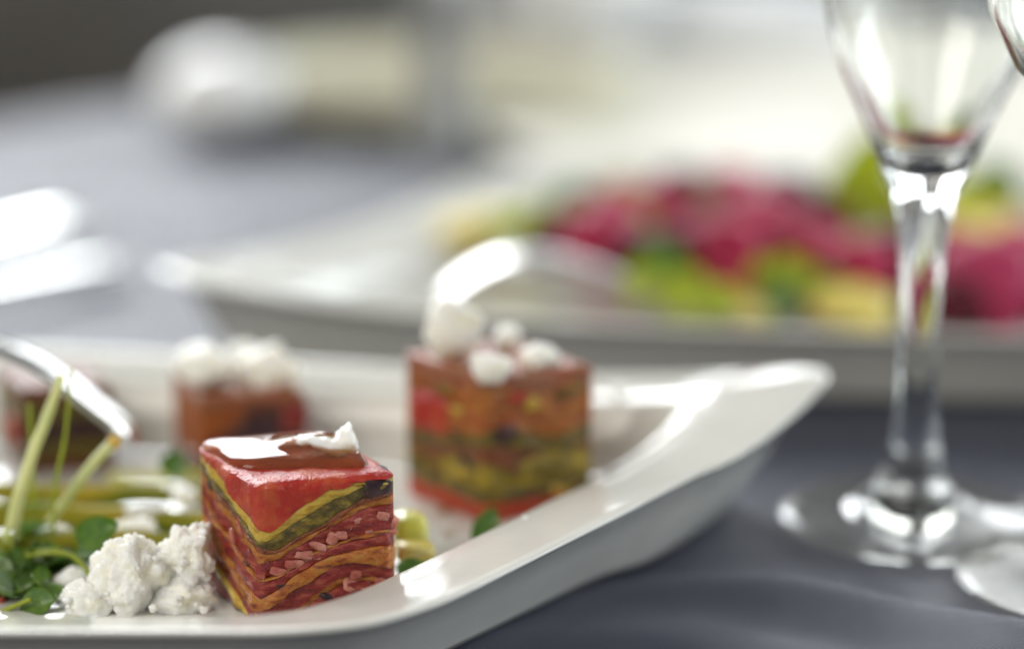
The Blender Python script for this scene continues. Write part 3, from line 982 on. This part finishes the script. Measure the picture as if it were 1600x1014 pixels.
# heart leaf with its stem, and loose leaves at the front left
leaf(pd(120, 850, 61.0), pd(186, 818, 60.6), .46, (-.1, -.8, .6), M['leaf'], 1, 'heart shaped dark green leaf above the cheese crumbs', heart=True)
stem([pd(40, 868, 60.6), pd(100, 864, 60.5), pd(128, 882, 60.2), pd(150, 918, 59.7)], .045, .06, M['leaf_light'], 'thin bent green stem among the cheese crumbs')
leaf(pd(30, 948, 58.9), pd(88, 935, 58.7), .34, (.1, -.75, .6), M['leaf'], 4, 'rounded green leaf lying at the front rim beside the small crumb')
stem([pd(-10, 962, 58.9), pd(20, 948, 58.8), pd(48, 936, 58.7)], .05, .05, M['leaf_light'], 'short light green stem at the front rim')
lr = random.Random(12)
for i in range(60):
    x_, y_ = lr.uniform(-30, 120), lr.uniform(835, 960)
    if x_ > 70 and y_ > 895: x_ -= 75
    Y_ = 62.2 - (y_ - 848) / 100 * 2.6 + lr.uniform(-.2, .3)
    b = pd(x_, y_, Y_)
    b.z = max(b.z, .7)
    an = lr.uniform(0, 2 * pi)
    leaf(b, b + Vector((cos(an), sin(an) * .6, lr.uniform(-.1, .55))) * lr.uniform(.65, 1.1), lr.uniform(.3, .5), (lr.uniform(-.4, .4), lr.uniform(-.9, .1), .8), M['leaf'], i + 10,
         'small dark green leaf in the tangled heap of greens at the front platter', heart=lr.random() < .4, group='tangled heap of small green leaves')
for i, (a, b, c_) in enumerate((((-20, 880), (30, 862), (95, 858)), ((-15, 925), (20, 905), (70, 893)), ((10, 838), (30, 880), (25, 930)), ((-10, 850), (50, 885), (105, 910)))):
    stem([pd(*a, 61.2), pd(*b, 60.9), pd(*c_, 60.6)], .035, .03, M['leaf_light'], 'hair thin stem running through the tangled green leaves', group='hair thin stems in the green heap')
# dressing drops
for i, (x_, y_, r) in enumerate(((60, 872, .09), (57, 893, .06), (17, 829, .07))):
    c_ = pd(x_, y_, 60.6)
    V, F = lathe([(0, -r), (r * .6, -r * .8), (r, -.1 * r), (r * .8, .6 * r), (r * .45, .88 * r), (0, r)], c_.x, c_.y, 16)
    o = obj('dressing_drop', [(a, b, c + c_.z) for a, b, c in V], F, M['glass'], origin=c_)
    tag(o, 'clear drop of dressing hanging on the green leaves', 'drop', 'drops of dressing')
for i, (x_, y_, r) in enumerate(((700, 836, .16), (716, 822, .09), (742, 868, .12), (668, 838, .10), (690, 800, .22), (590, 700, .3), (560, 640, .2), (1000, 640, .25), (985, 660, .12), (540, 600, .2))):
    c_ = px(x_, y_, FLOOR)
    zf = FLOOR + .01 + (.02 if x_ > 900 else 0)
    V, F = lathe([(r, 0), (r * .97, r * .10), (r * .85, r * .2), (r * .6, r * .28), (r * .3, r * .31), (0, r * .32)], c_.x, c_.y, 20)
    o = obj('oil_drop', [(a * 1.0, b, zf + c) for a, b, c in V], F, M['oil'], origin=c_)
    tag(o, 'flat drop of amber oil on the floor of the terrine platter', 'drop', 'drops of oil on the platter')
# vegetable dice and leaves to the right of the hero
o = chunk('courgette_dice', M['lime'], pd(640, 822, 61.9), (.38, .4, .52), 71, rot=(0, .05, .3), rough=.08, power=5, floor=FLOOR + .1); tag(o, 'upright yellow green vegetable dice just behind the front terrine cube', 'vegetable')
o = chunk('courgette_dice', M['yellowveg'], pd(648, 862, 60.9), (.45, .35, .22), 72, rot=(0, .1, .2), rough=.1, power=4); tag(o, 'flat yellow vegetable dice lying beside the front terrine cube', 'vegetable')
leaf(pd(622, 892, 59.6), pd(668, 884, 59.8), .26, (0, -.75, .65), M['leaf'], 31, 'round green leaf peeping over the lip beside the front terrine cube', heart=True)
leaf(pd(748, 850, 62.2), pd(772, 792, 62.5), .34, (.1, -.95, .3), M['leaf'], 32, 'upright green leaf in front of the olive terrine cube', heart=True)
leaf(pd(262, 742, 66.0), pd(285, 706, 66.2), .4, (.1, -.9, .4), M['leaf'], 33, 'green leaf behind the left edge of the front terrine cube', heart=True)
o = chunk('pepper_dice', M['tomato'], pd(-4, 936, 59.4), (.14, .2, .2), 75, rough=.1, power=4); tag(o, 'small red pepper dice among the green leaves', 'vegetable')


# ------------------------------------------------------------------ cutlery
def server(tip, direction, prof, halfw, label, length, thick, roll=0.0, m='steel'):
    """arched strip of polished steel with a rounded end; prof: (distance from the tip, height z), halfw: (distance, half width)"""
    d = Vector(direction); d.z = 0; d.normalize()
    s = Vector((-d.y, d.x, 0))
    t = thing('salad_server', Vector((tip[0], tip[1], tip[2])), label, 'server', 'arched steel salad servers')
    rings = []
    NS = 60
    for i in range(NS + 1):
        a = length * (i / NS)**1.5
        w = curve_at(halfw, a); z = curve_at(prof, a)
        e = .02
        sl = (curve_at(prof, a + e) - curve_at(prof, max(0, a - e))) / (e + min(a, e))
        nrm = (Vector((0, 0, 1)) - d * sl - s * roll).normalized()
        r = []
        for k in range(20):
            an = 2 * pi * k / 20
            cx_, sx_ = cos(an), sin(an)
            cx_ = math.copysign(abs(cx_)**.6, cx_); sx_ = math.copysign(abs(sx_)**.6, sx_)
            r.append(Vector((tip[0], tip[1], 0)) + d * a + s * (w * cx_) + Vector((0, 0, z + roll * w * cx_)) + nrm * (thick * .5 * sx_ * min(1, .4 + a * 3)))
        rings.append(r)
    V, F = rings_mesh(rings)
    obj('strip', V, F, M[m], t, sharp=60)
    return t


tip1 = pd(214, 694, 65.2)
z1 = tip1.z
server(tip1, (-1, .06, 0), [(0, z1), (.2, z1 + .32), (.95, z1 + .97), (1.7, z1 + 1.58), (2.45, z1 + 2.04), (3.2, z1 + 2.36), (4.5, z1 + 2.75), (6, z1 + 2.95), (9, z1 + 2.3), (12, z1 + .9), (15, 3.0)],
       [(0, .34), (.2, .58), (.6, .74), (2, .84), (6, .88), (15, .88)], 'arched steel salad server dipping into the greens on the terrine platter', 15, .26, roll=.11)
tip2 = pd(690, 466, 79.4)
z2 = tip2.z
server(tip2, (1, .22, 0), [(0, z2), (.3, z2 + .3), (1.0, z2 + .75), (2.0, z2 + 1.1), (3.2, z2 + 1.1), (4.6, z2 + .7), (6, z2 + .1), (8, z2 - .4), (10, z2 - .5)],
       [(0, .3), (.3, .5), (1.0, .55), (2.5, .52), (5, .5), (10, .5)], 'arched steel salad server lying under the edge of the beetroot salad', 10, .16, m='steel_soft')


def cutlery(name, endp, direction, label, cat, width, m='steel'):
    """table knife / fork lying flat; its handle end at endp, working end away along direction"""
    d = Vector(direction).normalized(); s = Vector((-d.y, d.x, 0))
    t = thing(name, endp, label, cat)
    e = Vector(endp)
    path = [e + d * a + Vector((0, 0, z)) for a, z in ((0, .36), (.12, .38), (.5, .42), (1.5, .46), (3, .46), (6, .40), (9, .32), (11, .3))]
    V, F = tube(path, [width * k for k in (.45, .72, .95, 1.0, .9, .6, .42, .36)], 18, flat=.38)
    obj('handle', V, F, M[m], t)
    b = e + d * 11
    R = []
    for a, w0, w1 in ((0, -.3, .3), (1, -.55, .5), (5, -.6, .75), (8, -.6, .75), (9.6, -.6, .3), (10.3, -.58, -.3)):
        p = b + d * a
        R.append([p + s * w0 + Vector((0, 0, .36)), p + s * w1 + Vector((0, 0, .31)), p + s * w1 + Vector((0, 0, .28)), p + s * w0 + Vector((0, 0, .22))])
    V, F = rings_mesh(R)
    obj('blade', V, F, M[m], t, sharp=40)


pk = px(122, 345, .4)
cutlery('table_knife', (pk.x, pk.y, 0), (-.66, -.75, 0), 'steel knife lying on the cloth beyond the terrine platter', 'knife', 1.25)
pf = px(196, 412, .4)
cutlery('butter_knife', (pf.x, pf.y, 0), (-.80, -.60, 0), 'slimmer butter knife lying between the broad knife and the salad platter', 'knife', .72, 'steel_soft')


# ------------------------------------------------------------------ stemmed glasses
def flute(cx, cy, label):
    zz = lambda y_: zat(y_, 66.3)
    pr = lambda y_, hw: (hw / 66.0, zz(y_))
    foot = [(1.10, .03), (2.0, .01), (2.9, 0), (3.22, .03), (3.27, .08), (3.2, .13), (2.7, .19), (2.0, .30), (1.5, .45), (1.20, .64), (1.10, .62), (1.10, .03)]
    outer = [(0, .02), (.9, .02), (1.08, .04), (1.09, .70), (.90, .95), (.74, 1.35), (.62, 1.9), (.54, 2.6),
             (.48, 3.6), (.48, 4.7), (.50, 6.0), pr(430, 34), pr(400, 36), pr(372, 40), pr(345, 44), pr(322, 47), pr(302, 52), pr(285, 60), pr(266, 70), pr(240, 82), pr(213, 93), pr(176, 109), pr(140, 126), pr(106, 142), pr(60, 157), pr(0, 170)]
    zt = zz(0)
    outer += [(2.68, zt + 2), (2.74, zt + 4), (2.70, zt + 6), (2.5, zt + 8.5), (2.48, zt + 8.62)]
    inner = [(2.42, zt + 8.62), (2.40, zt + 8.5), (2.60, zt + 6), (2.64, zt + 4), (2.58, zt + 2), pr(0, 163), pr(60, 149), pr(106, 132), pr(140, 115), pr(176, 96), pr(213, 80), pr(238, 64), pr(254, 44), pr(262, 22), (0, zz(264))]
    o = None
    t = thing('champagne_flute', (cx, cy, 0), label, 'glass', 'stemmed glasses')
    V, F = lathe(outer + inner, cx, cy, 72)
    obj('bowl_and_stem', V, F, M['glass'], t)
    V, F = lathe(foot, cx, cy, 72)
    obj('foot', V, F, M['thin_glass'], t)
    return t


flute(9.88, 66.3, 'clear champagne flute standing alone with its whole foot beside the pointed platter corner')
flute(17.9, 71.8, 'clear champagne flute standing behind the wine glass')


def wineglass(cx, cy, label):
    t = thing('wine_glass', (cx, cy, 0), label, 'glass', 'stemmed glasses')
    zb = zat(175, cy)
    foot = [(.9, .03), (1.6, .01), (2.9, 0), (3.2, .03), (3.26, .08), (3.18, .14), (2.7, .20), (1.9, .32), (1.2, .50), (1.0, .6), (.9, .58), (.9, .03)]
    outer = [(0, .02), (.7, .02), (.88, .04), (.89, .66), (.7, 1.1), (.5, 2.0), (.42, 4), (.40, 6), (.45, zb - 1.4), (.6, zb - .7), (1.0, zb - .25), (1.7, zb + .25), (2.4, zb + 1.0), (3.0, zb + 2.2), (3.4, zb + 4), (3.45, zb + 5.5), (3.2, zb + 8), (2.9, zb + 10), (2.87, zb + 10.1)]
    inner = [(2.80, zb + 10.1), (2.8, zb + 10), (3.1, zb + 8), (3.34, zb + 5.5), (3.28, zb + 4), (2.87, zb + 2.2), (2.27, zb + 1.1), (1.6, zb + .45), (.9, zb + .1), (.4, zb), (0, zb - .02)]
    V, F = lathe(outer + inner, cx, cy, 72)
    obj('bowl_and_stem', V, F, M['glass'], t)
    V, F = lathe(foot, cx, cy, 72)
    obj('foot', V, F, M['thin_glass'], t)
    return t


wineglass(13.55, 62.15, 'clear wine glass whose foot rests against the tablecloth fold')

# ------------------------------------------------------------------ beetroot salad on the second platter
def veg(name, m, x_, y_, Y_, size, seed, label, cat, group, power=4, rough=.2):
    o = chunk(name, m, pd(x_, y_, Y_), size, seed, rough=rough, sub=3, power=power)
    tag(o, label, cat, group)


BL = 'crimson beetroot wedge piled in the salad on the far platter'
BD = 'beetroot wedge coloured dark as a shaded gap in the salad on the far platter'
BP = 'pink beetroot wedge piled in the salad on the far platter'
beets = [(940, 372, 85, 1.3, 'b'), (1030, 345, 88, 1.4, 'b'), (1065, 300, 91, 1.0, 'd'), (1145, 390, 83, 1.15, 'b'), (1185, 350, 86, 1.2, 'b'), (1010, 400, 84, 1.0, 'd'),
         (1235, 322, 88, 1.15, 'd'), (1290, 345, 87, 1.0, 'd'), (1340, 425, 82, 1.25, 'b'), (1400, 400, 84, 1.2, 'd'), (1545, 445, 82, 1.5, 'p'), (1600, 420, 84, 1.4, 'b'), (1490, 470, 81, .9, 'd'),
         (1160, 440, 81.5, .9, 'b'), (870, 372, 86, .9, 'd'), (1100, 380, 86, 1.1, 'p'), (1210, 395, 84.5, .8, 'p'), (1140, 305, 91, 1.1, 'b'), (1280, 400, 84, 1.2, 'b'),
         (1680, 440, 83, 1.5, 'b'), (1460, 400, 86, 1.4, 'b'), (1060, 410, 85, 1.2, 'd'), (960, 330, 90, 1.0, 'b'), (1300, 450, 82.5, .9, 'd')]
for i, (x_, y_, Y_, r, k) in enumerate(beets):
    m, l, g = {'b': (M['beet'], BL, 'crimson beetroot wedges'), 'd': (M['beet_shade'], BD, 'beetroot wedges darkened as shade'), 'p': (M['beet_pink'], BP, 'pink beetroot wedges')}[k]
    veg('beetroot_wedge', m, x_, y_, Y_, (r, r * .8, r * .78), 200 + i, l, 'beetroot', g)
GL = 'bright green leaf tucked into the beetroot salad'
for i, (x_, y_, Y_, r, ang) in enumerate(((1030, 415, 80.5, 1.2, .3), (1065, 455, 79.8, 1.2, .9), (1100, 470, 79.6, .9, 2.0), (1215, 470, 79.8, 1.1, .6), (1250, 440, 80.4, 1.1, 2.2), (1225, 425, 80.8, .9, 1.4),
                                          (1335, 300, 88, 1.9, 1.6), (1355, 260, 89, 1.7, 1.3), (1375, 320, 87, 1.6, 1.7), (1540, 305, 89, 1.5, .5), (1510, 320, 88, 1.5, 2.4), (830, 340, 89, 1.0, .2), (900, 320, 90, 1.3, .4),
                                          (970, 305, 91, 1.2, .5), (790, 355, 87, .9, 2.8), (1100, 320, 87, .9, 1.6), (1000, 440, 80.2, 1.0, 1.0), (1130, 465, 79.6, .8, 2.4), (1290, 450, 80.3, .9, .7), (1000, 350, 85.6, .9, 1.9), (1415, 350, 86, 1.3, 1.2), (1560, 290, 90, 1.4, 2.2), (1190, 430, 80.6, .8, 1.8))):
    b = pd(x_, y_, Y_)
    leaf(b - Vector((cos(ang), 0, sin(ang))) * r * .7, b + Vector((cos(ang), .1, sin(ang))) * r * .7, r * .55, (.1, -.9, .35), M['leaf_light'] if i % 3 or i == 6 else M['leaf'], 60 + i,
         GL if i % 3 or i == 6 else 'dark green leaf tucked into the beetroot salad', group='bright leaves in the beetroot salad' if i % 3 or i == 6 else 'dark leaves in the beetroot salad')
YL = 'pale yellow vegetable piece at the edge of the beetroot salad'
for i, (x_, y_, Y_, sz) in enumerate(((725, 362, 87, (1.1, .8, .6)), (775, 350, 88.5, (.8, .7, .5)), (1330, 475, 80.2, (1.25, .7, .55)), (1525, 372, 86, (1.7, .8, .5)), (1170, 482, 79.9, (.6, .4, .3)), (1560, 345, 88, (1.2, .8, .5)))):
    veg('yellow_vegetable', M['yellowveg'], x_, y_, Y_, sz, 300 + i, YL, 'vegetable', 'pale yellow vegetable pieces', power=3)

# ------------------------------------------------------------------ far end of the table
# broad white plate behind the salad
def dinner_plate(cx, cy, R, label):
    pr = [(0, .3), (R * .55, .25), (R * .58, 0), (R * .62, 0), (R * .66, .2), (R * .82, .42), (R * .99, .72), (R, .82), (R * .985, .9), (R * .82, .72), (R * .66, .6), (R * .5, .55), (0, .55)]
    V, F = lathe(pr, cx, cy, 80)
    tag(obj('dinner_plate', V, F, M['ware'], origin=(cx, cy, 0)), label, 'plate')


dinner_plate(12.8, 112.2, 14.6, 'broad round white plate behind the beetroot salad')
# low beige dish and the grey mill in front of it
def low_dish():
    c_ = px(690, 224, 0)
    cx, cy = c_.x - .3, c_.y + 5.2
    pr = [(0, .3), (4.6, .25), (5.0, 0), (5.3, 0), (5.8, .5), (6.0, 1.6), (6.15, 2.2), (6.0, 2.3), (5.8, 2.1), (5.5, .9), (0, .7)]
    V, F = lathe(pr, 0, 0, 64)
    V = [(cx + a * 1.35, cy + b * .75, c) for a, b, c in V]
    o = obj('baking_dish', V, F, M['stoneware'], origin=(cx, cy, 0))
    tag(o, 'low beige oval dish at the far end of the table', 'dish')


low_dish()
c_ = px(690, 238, 0)
t = thing('pepper_mill', (c_.x, c_.y, 0), 'slim grey pepper mill in front of the low beige dish', 'mill')
V, F = lathe([(0, 0), (1.25, 0), (1.3, .15), (1.2, .6), (.95, 1.6), (.88, 3.2), (.95, 4.6), (1.1, 5.6), (1.12, 5.9), (0, 5.95)], c_.x, c_.y, 40)
obj('body', V, F, M['pewter'], t, sharp=50)
V, F = lathe([(0, 5.97), (1.1, 5.97), (1.2, 6.4), (1.15, 7.1), (.8, 7.7), (.35, 7.9), (.3, 8.1), (.42, 8.35), (.3, 8.7), (0, 8.75)], c_.x, c_.y, 40)
obj('head', V, F, M['pewter'], t, sharp=60)
# small glossy white lidded pot
c_ = px(352, 200, 0)
t = thing('sugar_pot', (c_.x, c_.y, 0), 'small round glossy white pot near the far table edge', 'pot')
V, F = lathe([(0, .1), (1.0, .05), (1.15, 0), (1.3, .05), (2.2, .35), (2.8, .7), (2.95, .95), (2.9, 1.1), (0, 1.12)], c_.x, c_.y, 48)
obj('body', V, F, M['ware_white'], t, sharp=60)
V, F = lathe([(0, 1.14), (2.9, 1.14), (2.92, 1.22), (2.75, 1.8), (2.3, 2.45), (1.6, 2.95), (.8, 3.2), (0, 3.28)], c_.x, c_.y, 48)
obj('lid', V, F, M['ware_white'], t, sharp=60)
# white cups added to give the far side its bright wash: only their blurred lower halves show
def cup(cx, cy, r, label):
    t = thing('bright_filler_cup', (cx, cy, 0), label, 'cup')
    k = r / 4.2
    V, F = lathe([(0, .3), (2.0 * k, .25), (2.3 * k, 0), (2.6 * k, .05), (2.7 * k, .5), (3.5 * k, 2.0), (4.0 * k, 4.2), (4.2 * k, 6.6), (4.15 * k, 6.75), (4.02 * k, 6.6), (3.8 * k, 4.2), (3.2 * k, 2.0), (1.5 * k, .9), (0, .85)], cx, cy, 56)
    obj('body', V, F, M['ware_white'], t)
    path = catmull([Vector((cx + a_ * k, cy + .5, z)) for a_, z in ((3.8, 5.6), (5.4, 6.0), (6.2, 4.8), (5.6, 3.2), (3.6, 2.4))], 6, False)
    V, F = tube(path, .33, 12, upv=(0, 1, 0))
    obj('handle', V, F, M['ware_white'], t)


cup(2.6, 128.5, 4.6, 'white cup added for the bright wash beyond the grey mill and the dish')
cup(20.5, 136.0, 4.2, 'white cup added for the bright wash beside the added napkin')

# folded white napkin added to brighten the area beyond the plate
def napkin(cx, cy):
    t = thing('bright_filler_napkin', (cx, cy, 0), 'folded white napkin added for the bright wash beyond the broad white plate', 'napkin')
    for i, (w, d, z0, z1) in enumerate(((8.2, 5.0, 0.02, .75), (8.0, 4.8, .78, 1.5), (7.8, 4.6, 1.53, 2.2))):
        o = obj('fold', *box((cx - w, cy - d, z0), (cx + w, cy + d, z1)), M['ware_white'], t)


# chair beyond the table
def box(a, b):
    (x0, y0, z0), (x1, y1, z1) = a, b
    bm = bmesh.new()
    bmesh.ops.create_cube(bm, size=1)
    for v in bm.verts: v.co = Vector(((x0 + x1) / 2 + v.co.x * (x1 - x0), (y0 + y1) / 2 + v.co.y * (y1 - y0), (z0 + z1) / 2 + v.co.z * (z1 - z0)))
    bmesh.ops.bevel(bm, geom=bm.edges[:], offset=min(x1 - x0, y1 - y0, z1 - z0) * .25, segments=3, affect='EDGES')
    V = [v.co.copy() for v in bm.verts]; F = [[v.index for v in f.verts] for f in bm.faces]
    bm.free()
    return V, F


def chair(cx, cy, label):
    t = thing('dining_chair', (cx, cy, -75), label, 'chair', 'dining chairs beyond the table')
    obj('seat', *box((cx - 23, cy - 22, -32), (cx + 23, cy + 22, -26)), M['chair_cloth'], t)
    obj('backrest', *box((cx - 20, cy + 19, -20), (cx + 20, cy + 23, 18)), M['chair_cloth'], t)
    for sx in (-1, 1):
        obj('leg', *box((cx + sx * 20 - 2, cy - 21, -75), (cx + sx * 20 + 2, cy - 17, -32.1)), M['chair_wood'], t)
        obj('leg', *box((cx + sx * 22 - 2, cy + 18.5, -75), (cx + sx * 22 + 2, cy + 23.5, 20)), M['chair_wood'], t)


napkin(8.2, 133.5)
chair(-20, 152, 'grey upholstered dining chair with dark wooden posts beyond the table')
